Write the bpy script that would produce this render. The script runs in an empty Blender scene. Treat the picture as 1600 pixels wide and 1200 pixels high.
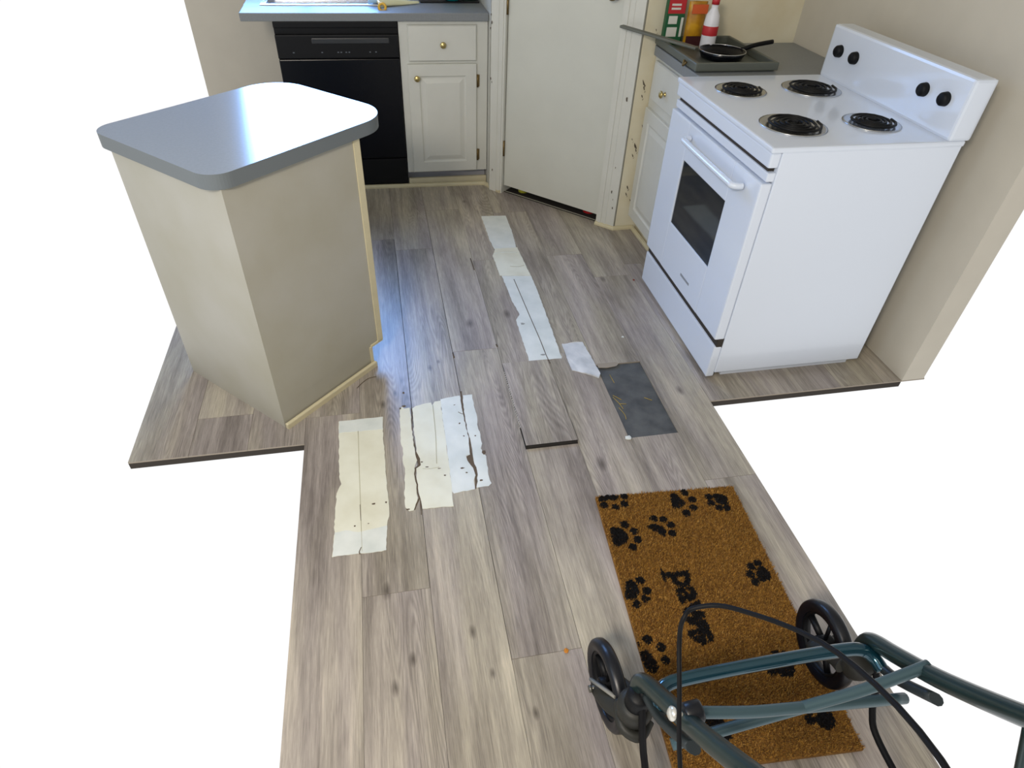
import bpy, bmesh, math, random
from mathutils import Vector, Matrix
from mathutils.bvhtree import BVHTree
random.seed(7)
S = bpy.context.scene
COL = S.collection

# ------------------------------------------------------------------ camera
cam_d = bpy.data.cameras.new('camera'); cam = bpy.data.objects.new('camera', cam_d); COL.objects.link(cam)
_f = 997.0
_down = Vector((-55, -1165, -_f)).normalized(); _up = -_down
_fw = Vector((-250, 865, -_f)).normalized(); _fw = (_fw - _up*_fw.dot(_up)).normalized()
_rt = _fw.cross(_up)
cam.matrix_world = Matrix.Translation((0, 0, 1.6)) @ Matrix((_rt, _fw, _up)).to_4x4()
cam_d.sensor_width = 36.0; cam_d.lens = 36.0*_f/1600.0; cam_d.clip_start = 0.02
S.camera = cam

# ------------------------------------------------------------------ world: pale bright surroundings, softer above
W = bpy.data.worlds.new('world'); S.world = W; W.use_nodes = True
nt = W.node_tree; nt.nodes.clear()
wo = nt.nodes.new('ShaderNodeOutputWorld'); bg = nt.nodes.new('ShaderNodeBackground')
tc = nt.nodes.new('ShaderNodeTexCoord'); sx = nt.nodes.new('ShaderNodeSeparateXYZ'); cr = nt.nodes.new('ShaderNodeValToRGB')
mr = nt.nodes.new('ShaderNodeMapRange'); mr.inputs[1].default_value = -1; mr.inputs[2].default_value = 1
nt.links.new(tc.outputs['Generated'], sx.inputs[0]); nt.links.new(sx.outputs['Z'], mr.inputs[0]); nt.links.new(mr.outputs[0], cr.inputs[0])
cr.color_ramp.elements[0].position = 0.47; cr.color_ramp.elements[0].color = (1, 1, 1, 1)
cr.color_ramp.elements[1].position = 0.53; cr.color_ramp.elements[1].color = (0.34, 0.34, 0.34, 1)
nt.links.new(cr.outputs[0], bg.inputs[0]); bg.inputs[1].default_value = 1.02
nt.links.new(bg.outputs[0], wo.inputs[0])

def area(name, loc, target, sx_, sy_, power, col, spread=None):
    d = bpy.data.lights.new(name, 'AREA'); d.shape = 'RECTANGLE'; d.size = sx_; d.size_y = sy_; d.energy = power; d.color = col
    o = bpy.data.objects.new(name, d); COL.objects.link(o); o.location = loc
    o.rotation_euler = (Vector(target)-Vector(loc)).to_track_quat('-Z', 'Y').to_euler()
    if spread: d.spread = math.radians(spread)
    return o
# daylight through the window over the sink
area('window_daylight', (-0.36, 4.24, 1.55), (-0.36, 3.0, 0.95), 0.86, 1.0, 22, (0.22, 0.46, 1.0), 100)
# bluish fill added from the side toward the stove, and the warm lamp behind the photographer
area('side_fill', (-1.5, 0.6, 1.9), (1.0, 2.1, 0.3), 1.2, 1.2, 12, (0.52, 0.74, 1.0))
area('warm_room_lamp', (-0.9, -0.5, 2.3), (-0.2, 1.0, 0), 0.5, 0.5, 64, (1.0, 0.90, 0.78))

S.view_settings.view_transform = 'Standard'; S.view_settings.look = 'None'
S.view_settings.exposure = 0.0; S.view_settings.gamma = 1.0; S.view_settings.use_curve_mapping = False

# ------------------------------------------------------------------ materials
def srgb(r, g, b):
    f = lambda c: (c/255/12.92) if c/255 <= 0.04045 else ((c/255+0.055)/1.055)**2.4
    return (f(r), f(g), f(b), 1)
def mat(name, col, rough=0.5, metal=0.0, spec=0.5, var=0.0, vscale=8.0, bump=0.0, bscale=60.0, col2=None, lo=0.35, hi=0.65, stretch=(1, 1, 1), coat=0.0):
    m = bpy.data.materials.new(name); m.use_nodes = True; n = m.node_tree; b = n.nodes['Principled BSDF']
    b.inputs['Roughness'].default_value = rough; b.inputs['Metallic'].default_value = metal
    b.inputs['Specular IOR Level'].default_value = spec; b.inputs['Coat Weight'].default_value = coat
    b.inputs['Base Color'].default_value = col
    if var or col2 or bump:
        t = n.nodes.new('ShaderNodeTexCoord'); mp = n.nodes.new('ShaderNodeMapping'); mp.inputs['Scale'].default_value = stretch
        n.links.new(t.outputs['Object'], mp.inputs[0])
    if var or col2:
        z = n.nodes.new('ShaderNodeTexNoise'); z.inputs['Scale'].default_value = vscale; z.inputs['Detail'].default_value = 6
        n.links.new(mp.outputs[0], z.inputs['Vector'])
        r = n.nodes.new('ShaderNodeValToRGB'); n.links.new(z.outputs['Fac'], r.inputs[0])
        r.color_ramp.elements[0].position = lo; r.color_ramp.elements[1].position = hi
        r.color_ramp.elements[0].color = col
        r.color_ramp.elements[1].color = col2 if col2 else tuple(min(1, c*(1-var)) for c in col[:3])+(1,)
        n.links.new(r.outputs[0], b.inputs['Base Color'])
    if bump:
        z2 = n.nodes.new('ShaderNodeTexNoise'); z2.inputs['Scale'].default_value = bscale; z2.inputs['Detail'].default_value = 4
        n.links.new(mp.outputs[0], z2.inputs['Vector'])
        bp = n.nodes.new('ShaderNodeBump'); bp.inputs['Strength'].default_value = bump; bp.inputs['Distance'].default_value = 0.004
        n.links.new(z2.outputs['Fac'], bp.inputs['Height']); n.links.new(bp.outputs[0], b.inputs['Normal'])
    return m

# ------------------------------------------------------------------ mesh helpers
class MB:
    def __init__(s): s.b = bmesh.new(); s.mi = 0
    def face(s, vs):
        try:
            f = s.b.faces.new([s.b.verts.new(v) for v in vs]); f.material_index = s.mi; return f
        except ValueError: return None
    def box(s, x0, x1, y0, y1, z0, z1, bev=0.0, rot=None):
        v = [s.b.verts.new((x, y, z)) for z in (z0, z1) for y in (y0, y1) for x in (x0, x1)]
        fs = [s.b.faces.new([v[i] for i in q]) for q in ((0, 2, 3, 1), (4, 5, 7, 6), (0, 1, 5, 4), (2, 6, 7, 3), (0, 4, 6, 2), (1, 3, 7, 5))]
        for f in fs: f.material_index = s.mi
        if rot: bmesh.ops.transform(s.b, matrix=rot, verts=v)
        if bev:
            es = list({e for f in fs for e in f.edges})
            bmesh.ops.bevel(s.b, geom=es, offset=bev, segments=2, affect='EDGES', profile=0.6, clamp_overlap=True)
        return s
    def prism(s, poly, z0, z1, bev=0.0):
        a = sum(p[0]*q[1]-q[0]*p[1] for p, q in zip(poly, poly[1:]+poly[:1]))
        if a < 0: poly = poly[::-1]
        zf = z1 if callable(z1) else (lambda x, y: z1)
        lo = [s.b.verts.new((x, y, z0)) for x, y in poly]; hi = [s.b.verts.new((x, y, zf(x, y))) for x, y in poly]
        n = len(poly); fs = [s.b.faces.new(lo[::-1]), s.b.faces.new(hi)]
        for i in range(n): fs.append(s.b.faces.new((lo[i], lo[(i+1) % n], hi[(i+1) % n], hi[i])))
        for f in fs: f.material_index = s.mi
        if bev:
            es = [e for e in fs[1].edges]
            bmesh.ops.bevel(s.b, geom=es, offset=bev, segments=3, affect='EDGES', profile=0.5, clamp_overlap=True)
        return s
    def tube(s, pts, r, n=12, sub=6, cap=True, flat=1.0):
        P = [Vector(p) for p in pts]
        if sub > 1 and len(P) > 2:
            Q = []
            for i in range(len(P)-1):
                p0 = P[max(i-1, 0)]; p1 = P[i]; p2 = P[i+1]; p3 = P[min(i+2, len(P)-1)]
                for k in range(sub):
                    t = k/sub
                    Q.append(0.5*((2*p1)+(p2-p0)*t+(2*p0-5*p1+4*p2-p3)*t*t+(3*p1-p0-3*p2+p3)*t**3))
            Q.append(P[-1]); P = Q
        rings = []; prev = None
        for i, p in enumerate(P):
            d = (P[min(i+1, len(P)-1)]-P[max(i-1, 0)]).normalized()
            if prev is None: a = d.orthogonal().normalized()
            else: a = (prev-d*prev.dot(d)).normalized()
            prev = a; c = d.cross(a)
            rr = r(i/(len(P)-1)) if callable(r) else r
            rings.append([s.b.verts.new(p+a*math.cos(2*math.pi*k/n)*rr+c*math.sin(2*math.pi*k/n)*rr*flat) for k in range(n)])
        for A, B in zip(rings, rings[1:]):
            for k in range(n):
                f = s.b.faces.new((A[k], A[(k+1) % n], B[(k+1) % n], B[k])); f.smooth = True; f.material_index = s.mi
        if cap:
            for R in (rings[0][::-1], rings[-1]): f = s.b.faces.new(R); f.material_index = s.mi
        return s
    def lathe(s, prof, c, axis=(0, 0, 1), n=28):
        ax = Vector(axis).normalized(); a = ax.orthogonal().normalized(); b_ = ax.cross(a); c = Vector(c); rings = []
        for r, h in prof:
            if r < 1e-6: rings.append([s.b.verts.new(c+ax*h)])
            else: rings.append([s.b.verts.new(c+ax*h+(a*math.cos(2*math.pi*k/n)+b_*math.sin(2*math.pi*k/n))*r) for k in range(n)])
        for A, B in zip(rings, rings[1:]):
            for k in range(n):
                if len(A) == 1 and len(B) == 1: continue
                if len(A) == 1: q = (A[0], B[(k+1) % n], B[k])
                elif len(B) == 1: q = (A[k], A[(k+1) % n], B[0])
                else: q = (A[k], A[(k+1) % n], B[(k+1) % n], B[k])
                f = s.b.faces.new(q); f.smooth = True; f.material_index = s.mi
        return s
    def panel(s, o, u, w_, nrm, w, h, loops, back):
        # board lying in plane (u, w_) from corner o, front looking along nrm; loops = (inset, height of the front surface)
        o = Vector(o); u = Vector(u); v = Vector(w_); nrm = Vector(nrm)
        rings = []
        for ins, d in [(0, -back)]+loops:
            rings.append([s.b.verts.new(o+u*a+v*b+nrm*d) for a, b in ((ins, ins), (w-ins, ins), (w-ins, h-ins), (ins, h-ins))])
        for A, B in zip(rings, rings[1:]):
            for k in range(4): s.b.faces.new((A[k], A[(k+1) % 4], B[(k+1) % 4], B[k])).material_index = s.mi
        s.b.faces.new(rings[-1]).material_index = s.mi; s.b.faces.new(rings[0][::-1]).material_index = s.mi
        return s

ROOT = {}
def root_matrix(o):
    while o is not None:
        if o.name in ROOT: return ROOT[o.name]
        o = o.parent
    return Matrix()
def thing(name, label, cat, loc, rotz=0, group=None):
    o = bpy.data.objects.new(name, None); COL.objects.link(o); o.empty_display_size = 0.1
    o.location = loc; o.rotation_euler = (0, 0, rotz)
    ROOT[o.name] = Matrix.Translation(loc) @ Matrix.Rotation(rotz, 4, 'Z')
    o['label'] = label; o['category'] = cat
    if group: o['group'] = group
    return o
def obj(name, mb, m, parent=None, world=True, label=None, base=None):
    if isinstance(mb, MB): b = mb.b
    else: b = mb
    bmesh.ops.recalc_face_normals(b, faces=b.faces)
    me = bpy.data.meshes.new(name)
    loc = None
    if parent is not None and world: bmesh.ops.transform(b, matrix=root_matrix(parent).inverted(), verts=b.verts)
    if parent is None:
        if base is None:
            xs = [v.co.x for v in b.verts]; ys = [v.co.y for v in b.verts]; zs = [v.co.z for v in b.verts]
            base = ((min(xs)+max(xs))/2, (min(ys)+max(ys))/2, min(zs))
        bmesh.ops.translate(b, vec=-Vector(base), verts=b.verts); loc = base
    b.to_mesh(me); b.free()
    for k in (m if isinstance(m, (list, tuple)) else [m]): me.materials.append(k)
    o = bpy.data.objects.new(name, me); COL.objects.link(o)
    if loc: o.location = loc
    if parent is not None: o.parent = parent
    if label: o['label'] = label
    return o
def single(name, mb, m, label, cat, group=None):
    o = obj(name, mb, m); o['label'] = label; o['category'] = cat
    if group: o['group'] = group
    return o
def struct(name, mb, m, parent=None, label=None):
    o = obj(name, mb, m, parent)
    if parent is None: o['kind'] = 'structure'
    if label: o['label'] = label
    return o

cream = mat('cream_paint', srgb(206, 206, 197), 0.42, var=0.06, vscale=5, bump=0.08, bscale=40)
cream_y = mat('yellowed_paint', srgb(210, 200, 168), 0.5, var=0.12, vscale=9)
doorpaint = mat('door_paint', srgb(202, 203, 193), 0.45, var=0.05, vscale=4, bump=0.06, bscale=30)
tan = mat('tan_wall', srgb(216, 210, 186), 0.7, col2=srgb(204, 192, 160), vscale=5, lo=0.4, hi=0.75)
wallm = mat('wall_paint', srgb(196, 190, 176), 0.8, var=0.04)
ceilm = mat('ceiling_paint', srgb(215, 210, 200), 0.9)
lamin = mat('grey_laminate', srgb(124, 128, 130), 0.4, var=0.08, vscale=120)
lamin2 = mat('laminate_top_glare', srgb(150, 158, 166), 0.16, var=0.05, vscale=120, spec=0.9)  # island top: same grey laminate, lightened for its glare
black = mat('black_enamel', srgb(4, 6, 12), 0.25, spec=.25)
blackp = mat('black_plastic', srgb(7, 8, 11), 0.5, spec=.25, bump=0.05, bscale=300)
white = mat('white_enamel', srgb(214, 222, 234), 0.18, coat=0.3)
brass = mat('brass', srgb(196, 176, 118), 0.3, metal=1.0)
oldbrass = mat('old_brass', srgb(120, 100, 62), 0.4, metal=0.8)
islm = mat('island_panel', srgb(168, 165, 154), 0.55, col2=srgb(160, 156, 140), vscale=3.5)
trimy = mat('island_trim', srgb(204, 194, 160), 0.5, var=0.1, vscale=12)
steel = mat('steel', srgb(190, 192, 195), 0.25, metal=1.0)
darkgap = mat('dark_gap', srgb(52, 46, 40), 0.9)
chipm = mat('dark_chip', srgb(86, 76, 64), 0.8)

TAPE = {   # outlines on the floor, in metres
    'tape_a': [(-0.244, 1.714), (-0.165, 1.715), (-0.091, 1.715), (-0.093, 1.607), (-0.09, 1.5), (-0.089, 1.39), (-0.086, 1.316), (-0.087, 1.268), (-0.094, 1.235), (-0.101, 1.144), (-0.138, 1.141), (-0.191, 1.145), (-0.224, 1.146), (-0.254, 1.146), (-0.25, 1.23), (-0.252, 1.249), (-0.246, 1.383), (-0.233, 1.421), (-0.238, 1.438), (-0.242, 1.547)],
    'a_top': [(-0.244, 1.714), (-0.091, 1.715), (-0.092, 1.651), (-0.243, 1.655)],
    'a_bot': [(-0.25, 1.23), (-0.218, 1.234), (-0.18, 1.221), (-0.094, 1.231), (-0.101, 1.144), (-0.138, 1.141), (-0.191, 1.145), (-0.254, 1.146)],
    'b_left': [(-0.029, 1.745), (-0.021, 1.76), (-0.011, 1.749), (0.008, 1.749), (0.009, 1.685), (0.008, 1.623), (0.01, 1.529), (0.015, 1.484), (0.004, 1.453), (0.001, 1.416), (0.005, 1.38), (0.004, 1.339), (0.006, 1.324), (-0.01, 1.278), (-0.025, 1.276), (-0.031, 1.288), (-0.037, 1.293), (-0.035, 1.356), (-0.027, 1.458), (-0.034, 1.491), (-0.028, 1.535), (-0.034, 1.582), (-0.031, 1.641), (-0.03, 1.722)],
    'b_main': [(0.018, 1.744), (0.029, 1.756), (0.087, 1.767), (0.09, 1.75), (0.1, 1.768), (0.122, 1.772), (0.121, 1.649), (0.12, 1.547), (0.117, 1.409), (0.116, 1.332), (0.113, 1.273), (0.065, 1.277), (0.016, 1.278), (0.014, 1.323), (0.009, 1.349), (0.011, 1.379), (0.007, 1.415), (0.01, 1.447), (0.025, 1.46), (0.025, 1.493), (0.017, 1.528), (0.014, 1.622), (0.016, 1.684)],
    'c_main': [(0.124, 1.778), (0.165, 1.786), (0.198, 1.791), (0.195, 1.708), (0.198, 1.625), (0.2, 1.57), (0.196, 1.535), (0.193, 1.484), (0.179, 1.481), (0.182, 1.458), (0.197, 1.423), (0.198, 1.391), (0.19, 1.371), (0.189, 1.33), (0.151, 1.329), (0.118, 1.324), (0.116, 1.332), (0.117, 1.409), (0.12, 1.547), (0.121, 1.649)],
    'c_right': [(0.208, 1.788), (0.244, 1.788), (0.242, 1.727), (0.245, 1.681), (0.24, 1.625), (0.242, 1.575), (0.243, 1.528), (0.236, 1.506), (0.247, 1.47), (0.244, 1.415), (0.242, 1.373), (0.245, 1.347), (0.234, 1.338), (0.196, 1.336), (0.207, 1.389), (0.208, 1.41), (0.202, 1.455), (0.204, 1.499), (0.204, 1.546), (0.202, 1.606), (0.202, 1.687)],
    'tearb': [(0.012, 1.745), (0.015, 1.744), (0.011, 1.623), (0.014, 1.529), (0.029, 1.482), (0.023, 1.455), (0.01, 1.452), (0.006, 1.421), (0.011, 1.384), (0.008, 1.349), (0.015, 1.318), (0.012, 1.256), (0.009, 1.257), (0.011, 1.319), (-0.006, 1.278), (-0.011, 1.279), (0.008, 1.324), (0.003, 1.349), (0.006, 1.379), (-0.0, 1.416), (0.004, 1.453), (0.017, 1.462), (0.015, 1.484), (0.009, 1.529), (0.007, 1.623)],
    'tearc': [(0.202, 1.815), (0.208, 1.814), (0.202, 1.687), (0.206, 1.593), (0.204, 1.534), (0.201, 1.477), (0.206, 1.427), (0.211, 1.415), (0.197, 1.339), (0.189, 1.33), (0.198, 1.401), (0.178, 1.475), (0.193, 1.484), (0.198, 1.546), (0.196, 1.695), (0.198, 1.754)],
    'd': [(0.502, 3.258), (0.638, 3.25), (0.638, 3.059), (0.628, 2.898), (0.634, 2.745), (0.643, 2.602), (0.573, 2.617), (0.496, 2.621), (0.5, 2.718), (0.493, 2.814), (0.515, 2.864), (0.504, 2.982), (0.503, 3.127)],
    'dw': [(0.493, 2.814), (0.518, 2.884), (0.632, 2.884), (0.643, 2.602), (0.496, 2.621)],
    'e': [(0.505, 2.62), (0.646, 2.602), (0.646, 2.393), (0.641, 2.156), (0.636, 1.955), (0.561, 1.957), (0.5, 1.945), (0.501, 2.129), (0.502, 2.248), (0.526, 2.284), (0.513, 2.4)],
    'f': [(0.659, 2.048), (0.708, 2.054), (0.749, 2.053), (0.758, 1.938), (0.762, 1.834), (0.75, 1.812), (0.705, 1.846), (0.657, 1.873), (0.657, 1.894), (0.655, 1.931)],
    'patchtop': [(0.763, 1.883), (0.805, 1.868), (0.842, 1.875), (0.855, 1.89), (0.881, 1.895), (0.905, 1.887), (0.942, 1.899)],
    'hair': [(-0.18, 1.887), (-0.161, 1.914), (-0.136, 1.937), (-0.107, 1.945)],
    'slivers': [(0.378, 2.803), (0.381, 2.69), (0.387, 2.073), (0.201, 2.051), (0.204, 2.017)],
    'crumbs': [(0.345, 0.758), (1.133, 2.498), (0.93, 2.06), (0.757, 1.48), (0.76, 1.473), (-0.01, 1.836), (-0.002, 1.707)],
    'knots': [(0.113, 0.851), (0.148, 0.733), (-0.047, 0.803), (-0.112, 0.998), (0.628, 1.374), (0.102, 1.97), (0.139, 2.005), (-0.088, 1.783), (-0.041, 1.837), (0.422, 1.348), (1.041, 1.696), (0.463, 1.918), (0.984, 2.529), (0.124, 1.527), (0.432, 3.455), (-0.094, 0.738), (0.074, 1.362), (0.863, 2.249), (0.693, 1.947), (0.128, 0.707)],
    'pad2': [(0.571, 1.104), (0.588, 1.106), (0.608, 1.093), (0.618, 1.067), (0.605, 1.046), (0.578, 1.037), (0.561, 1.04), (0.566, 1.069)],
    'toe2': [(0.62, 1.11), (0.642, 1.082), (0.641, 1.05), (0.617, 1.028)],
    'pad3': [(0.685, 1.092), (0.71, 1.098), (0.731, 1.087), (0.738, 1.064), (0.723, 1.046), (0.708, 1.067)],
    'toe3': [(0.716, 1.117), (0.745, 1.109), (0.761, 1.085), (0.753, 1.055)],
    'pad4': [(0.801, 1.198), (0.819, 1.203), (0.831, 1.18), (0.841, 1.16), (0.821, 1.145), (0.795, 1.144), (0.794, 1.168)],
    'toe4': [(0.853, 1.2), (0.866, 1.169), (0.857, 1.137), (0.827, 1.121)],
    'pad5': [(0.561, 0.918), (0.577, 0.923), (0.589, 0.903), (0.586, 0.881), (0.57, 0.864), (0.543, 0.863), (0.545, 0.878)],
    'toe5': [(0.602, 0.917), (0.61, 0.881), (0.597, 0.859), (0.567, 0.848)],
    'pad6': [(0.532, 0.718), (0.55, 0.715), (0.563, 0.692), (0.564, 0.671), (0.55, 0.657), (0.532, 0.664), (0.526, 0.696)],
    'toe6': [(0.561, 0.745), (0.589, 0.719), (0.589, 0.684), (0.523, 0.737)],
    'pad7': [(0.708, 0.773), (0.737, 0.774), (0.732, 0.741), (0.699, 0.728)],
    'toe7': [(0.695, 0.777), (0.684, 0.738), (0.703, 0.718)],
    'pad1': [(0.573, 1.226), (0.606, 1.229), (0.636, 1.222), (0.629, 1.207), (0.568, 1.209)],
    'toe1': [(0.653, 1.216), (0.579, 1.192), (0.613, 1.179), (0.645, 1.186)],
    'p': [(0.673, 0.926), (0.755, 0.919), (0.734, 0.864)],
}

# ------------------------------------------------------------------ vinyl plank floor (real planks with joints; one surface)
def plank_material():
    m = bpy.data.materials.new('grey_oak_vinyl'); m.use_nodes = True; n = m.node_tree; L = n.links; b = n.nodes['Principled BSDF']
    def N(t, **k):
        x = n.nodes.new(t)
        for a, v in k.items(): setattr(x, a, v)
        return x
    def math_(op, a, b_=None, clamp=False):
        x = N('ShaderNodeMath', operation=op); x.use_clamp = clamp
        for i, v in enumerate((a, b_)):
            if v is None: continue
            if isinstance(v, (int, float)): x.inputs[i].default_value = v
            else: L.new(v, x.inputs[i])
        return x.outputs[0]
    uv = N('ShaderNodeUVMap', uv_map='plank'); at = N('ShaderNodeAttribute', attribute_name='rnd')
    sp = N('ShaderNodeSeparateXYZ'); L.new(uv.outputs[0], sp.inputs[0]); ac = N('ShaderNodeSeparateColor'); L.new(at.outputs['Color'], ac.inputs[0])
    def noise(su, sv, det, dist=0.0, off=0.0, rough=0.5):
        c = N('ShaderNodeCombineXYZ'); L.new(math_('MULTIPLY', sp.outputs[0], su), c.inputs[0]); L.new(math_('MULTIPLY', sp.outputs[1], sv), c.inputs[1])
        L.new(math_('MULTIPLY_ADD', ac.outputs[0], 53.0+off), c.inputs[2])
        z = N('ShaderNodeTexNoise'); z.inputs['Scale'].default_value = 1; z.inputs['Detail'].default_value = det; z.inputs['Distortion'].default_value = dist; z.inputs['Roughness'].default_value = rough
        L.new(c.outputs[0], z.inputs['Vector']); return z.outputs['Fac']
    broad = noise(9, 1.5, 3, 0.5, 0.0)
    streak = noise(55, 1.6, 5, 0.2, 3.0, 0.6)
    fine = noise(320, 14.0, 3, 0.0, 7.0, 0.7)
    warp = noise(10, 1.0, 1.2, 0.35, 11.0)
    rn = N('ShaderNodeMapRange'); rn.inputs[1].default_value = -1; rn.inputs[2].default_value = 1; L.new(math_('SINE', math_('MULTIPLY', warp, 230.0)), rn.inputs[0])
    mk = N('ShaderNodeMapRange'); mk.inputs[1].default_value = 0.5; mk.inputs[2].default_value = 0.62; mk.inputs[3].default_value = 0; mk.inputs[4].default_value = 1
    L.new(noise(5, 1.0, 1, 0.0, 19.0), mk.inputs[0])
    # value = .5 + weighted sum
    v = math_('MULTIPLY', math_('SUBTRACT', broad, 0.5), 0.95)
    v = math_('ADD', v, math_('MULTIPLY', math_('SUBTRACT', streak, 0.5), 0.7))
    v = math_('ADD', v, math_('MULTIPLY', math_('SUBTRACT', fine, 0.5), 0.72))
    v = math_('ADD', v, math_('MULTIPLY', math_('MULTIPLY', math_('SUBTRACT', rn.outputs[0], 0.5), mk.outputs[0]), 0.16))
    v = math_('ADD', v, math_('MULTIPLY', math_('SUBTRACT', ac.outputs[1], 0.5), 0.09))
    v = math_('ADD', v, 0.5)
    # knots
    tco = N('ShaderNodeTexCoord'); so = N('ShaderNodeSeparateXYZ'); L.new(tco.outputs['Object'], so.inputs[0])
    for kx, ky, kr in KNOTS:
        dx = math_('MULTIPLY', math_('SUBTRACT', so.outputs[0], kx), 1.0/kr); dy = math_('MULTIPLY', math_('SUBTRACT', so.outputs[1], ky), 0.5/kr)
        d = math_('SQRT', math_('ADD', math_('MULTIPLY', dx, dx), math_('MULTIPLY', dy, dy)))
        k = math_('SUBTRACT', 1.0, d, True)
        v = math_('SUBTRACT', v, math_('MULTIPLY', math_('MULTIPLY', k, math_('ADD', streak, 0.45)), 0.5))
    r = N('ShaderNodeValToRGB'); L.new(v, r.inputs[0]); e = r.color_ramp.elements
    e[0].position = 0.0; e[0].color = srgb(88, 82, 76)
    e[1].position = 1.0; e[1].color = srgb(205, 196, 182)
    for p, c in ((0.3, (126, 120, 113)), (0.5, (150, 144, 136)), (0.72, (175, 169, 158))):
        q = e.new(p); q.color = srgb(*c)
    hr = N('ShaderNodeMapRange'); hr.inputs[1].default_value = 0.38; hr.inputs[2].default_value = 0.62; L.new(noise(6, 0.8, 2, 0.4, 29.0), hr.inputs[0])
    hm = N('ShaderNodeMix', data_type='RGBA'); hm.inputs['A'].default_value = (1.03, 1.0, 0.90, 1); hm.inputs['B'].default_value = (1.0, 0.955, 0.985, 1); L.new(hr.outputs[0], hm.inputs['Factor'])
    mm = N('ShaderNodeMix', data_type='RGBA', blend_type='MULTIPLY'); mm.inputs['Factor'].default_value = 1.0; L.new(r.outputs[0], mm.inputs['A']); L.new(hm.outputs['Result'], mm.inputs['B'])
    L.new(mm.outputs['Result'], b.inputs['Base Color'])
    b.inputs['Roughness'].default_value = 0.36; b.inputs['Specular IOR Level'].default_value = 0.55
    bp = N('ShaderNodeBump'); bp.inputs['Strength'].default_value = 0.12; bp.inputs['Distance'].default_value = 0.001
    L.new(fine, bp.inputs['Height']); L.new(bp.outputs[0], b.inputs['Normal'])
    return m

KNOTS = [(0.113, 0.851, .012), (0.148, 0.733, .009), (-0.047, 0.803, .012), (-0.105, 1.01, .016), (0.628, 1.374, .02), (0.102, 1.97, .012), (0.139, 2.005, .008),
         (-0.088, 1.783, .013), (-0.041, 1.837, .011), (1.041, 1.696, .016), (0.984, 2.529, .016), (0.463, 1.918, .009), (-0.094, 0.738, .013), (0.432, 3.455, .012), (0.235, 0.62, .01), (0.30, 2.25, .02), (0.47, 2.30, .02)]
PW = 0.1865; PX = 0.015
JOINT = {-5: 2.4, -4: 3.1, -3: 2.0, -2: 0.45, -1: 1.0, 0: 2.93, 1: 2.06, 2: 1.48, 3: 1.99, 4: 0.18, 5: 2.55, 6: 1.35, 7: 2.2, 8: 2.9, 9: 1.8, 10: 2.5}
HOLE = (1.478, 1.892)            # the missing length of plank, in column 4
LOOSE = (1.486, 1.958)           # the lifted length of plank, in column 2
def plank_box(bm, uvl, col, x0, x1, y0, y1, z0, z1, tone, v0, zf=None):
    vs = [bm.verts.new((x, y, (z if zf is None else z+zf(y)))) for z in (z0, z1) for y in (y0, y1) for x in (x0, x1)]
    for q in ((4, 5, 7, 6), (0, 1, 5, 4), (2, 6, 7, 3), (0, 4, 6, 2), (1, 3, 7, 5), (0, 2, 3, 1)):
        f = bm.faces.new([vs[i] for i in q])
        f.material_index = 0 if q[0] == 4 and q[1] == 5 else 1
        for l in f.loops:
            l[uvl].uv = (l.vert.co.x-x0+tone[0]*3, l.vert.co.y-y0+v0); l[col] = (tone[0], tone[1], 0, 1)
def build_floor():
    bm = bmesh.new(); uvl = bm.loops.layers.uv.new('plank'); col = bm.loops.layers.float_color.new('rnd')
    rr = random.Random(11)
    for k in range(-5, 11):
        xa = PX+PW*k; xb = xa+PW
        ylo = 0.30 if -2 <= k <= 5 else 1.62
        yhi = 4.30
        ys = [JOINT[k]+1.3*i for i in range(-3, 4)] if k != -1 else [-.3, 1.0, 3.05, 4.4]
        segs = [(max(a, ylo), min(b, yhi)) for a, b in zip(ys, ys[1:]) if b > ylo and a < yhi]
        if k == 4: segs = [s for a, b in segs for s in ([(a, min(b, HOLE[0])), (max(a, HOLE[1]), b)] if a < HOLE[1] and b > HOLE[0] else [(a, b)]) if s[1]-s[0] > .01]
        if k == 2: segs = [s for a, b in segs for s in ([(a, min(b, LOOSE[0]-.006)), (max(a, LOOSE[1]), b)] if a < LOOSE[1] and b > LOOSE[0] else [(a, b)]) if s[1]-s[0] > .01]
        for a, b in segs:
            mid = (a+b)/2; tone = (rr.random(), rr.random())
            def g(seam):    # half gap at a seam
                if seam in (0, 1) and 1.3 < mid < 3.0: return 0.0011
                if seam in (2, 3) and 1.4 < mid < 2.7: return 0.0008
                return 0.0004
            plank_box(bm, uvl, col, xa+g(k), xb-g(k+1), a+.0005, b-.0005, -.006, 0, tone, rr.random()*4)
    return bm
plankm = plank_material()
plank_edge = mat('plank_cut_edge', srgb(150, 140, 126), 0.8)
floor = obj('floor', build_floor(), [plankm, plank_edge], None, base=(0, 0, 0)); floor['kind'] = 'structure'
mb = MB(); mb.prism([(-.357, .30), (1.133, .30), (1.133, 1.62), (1.96, 1.62), (1.96, 4.32), (-.917, 4.32), (-.917, 1.62), (-.357, 1.62)], -.03, -.0062)
sub = struct('subfloor', mb, darkgap, floor)

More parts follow.
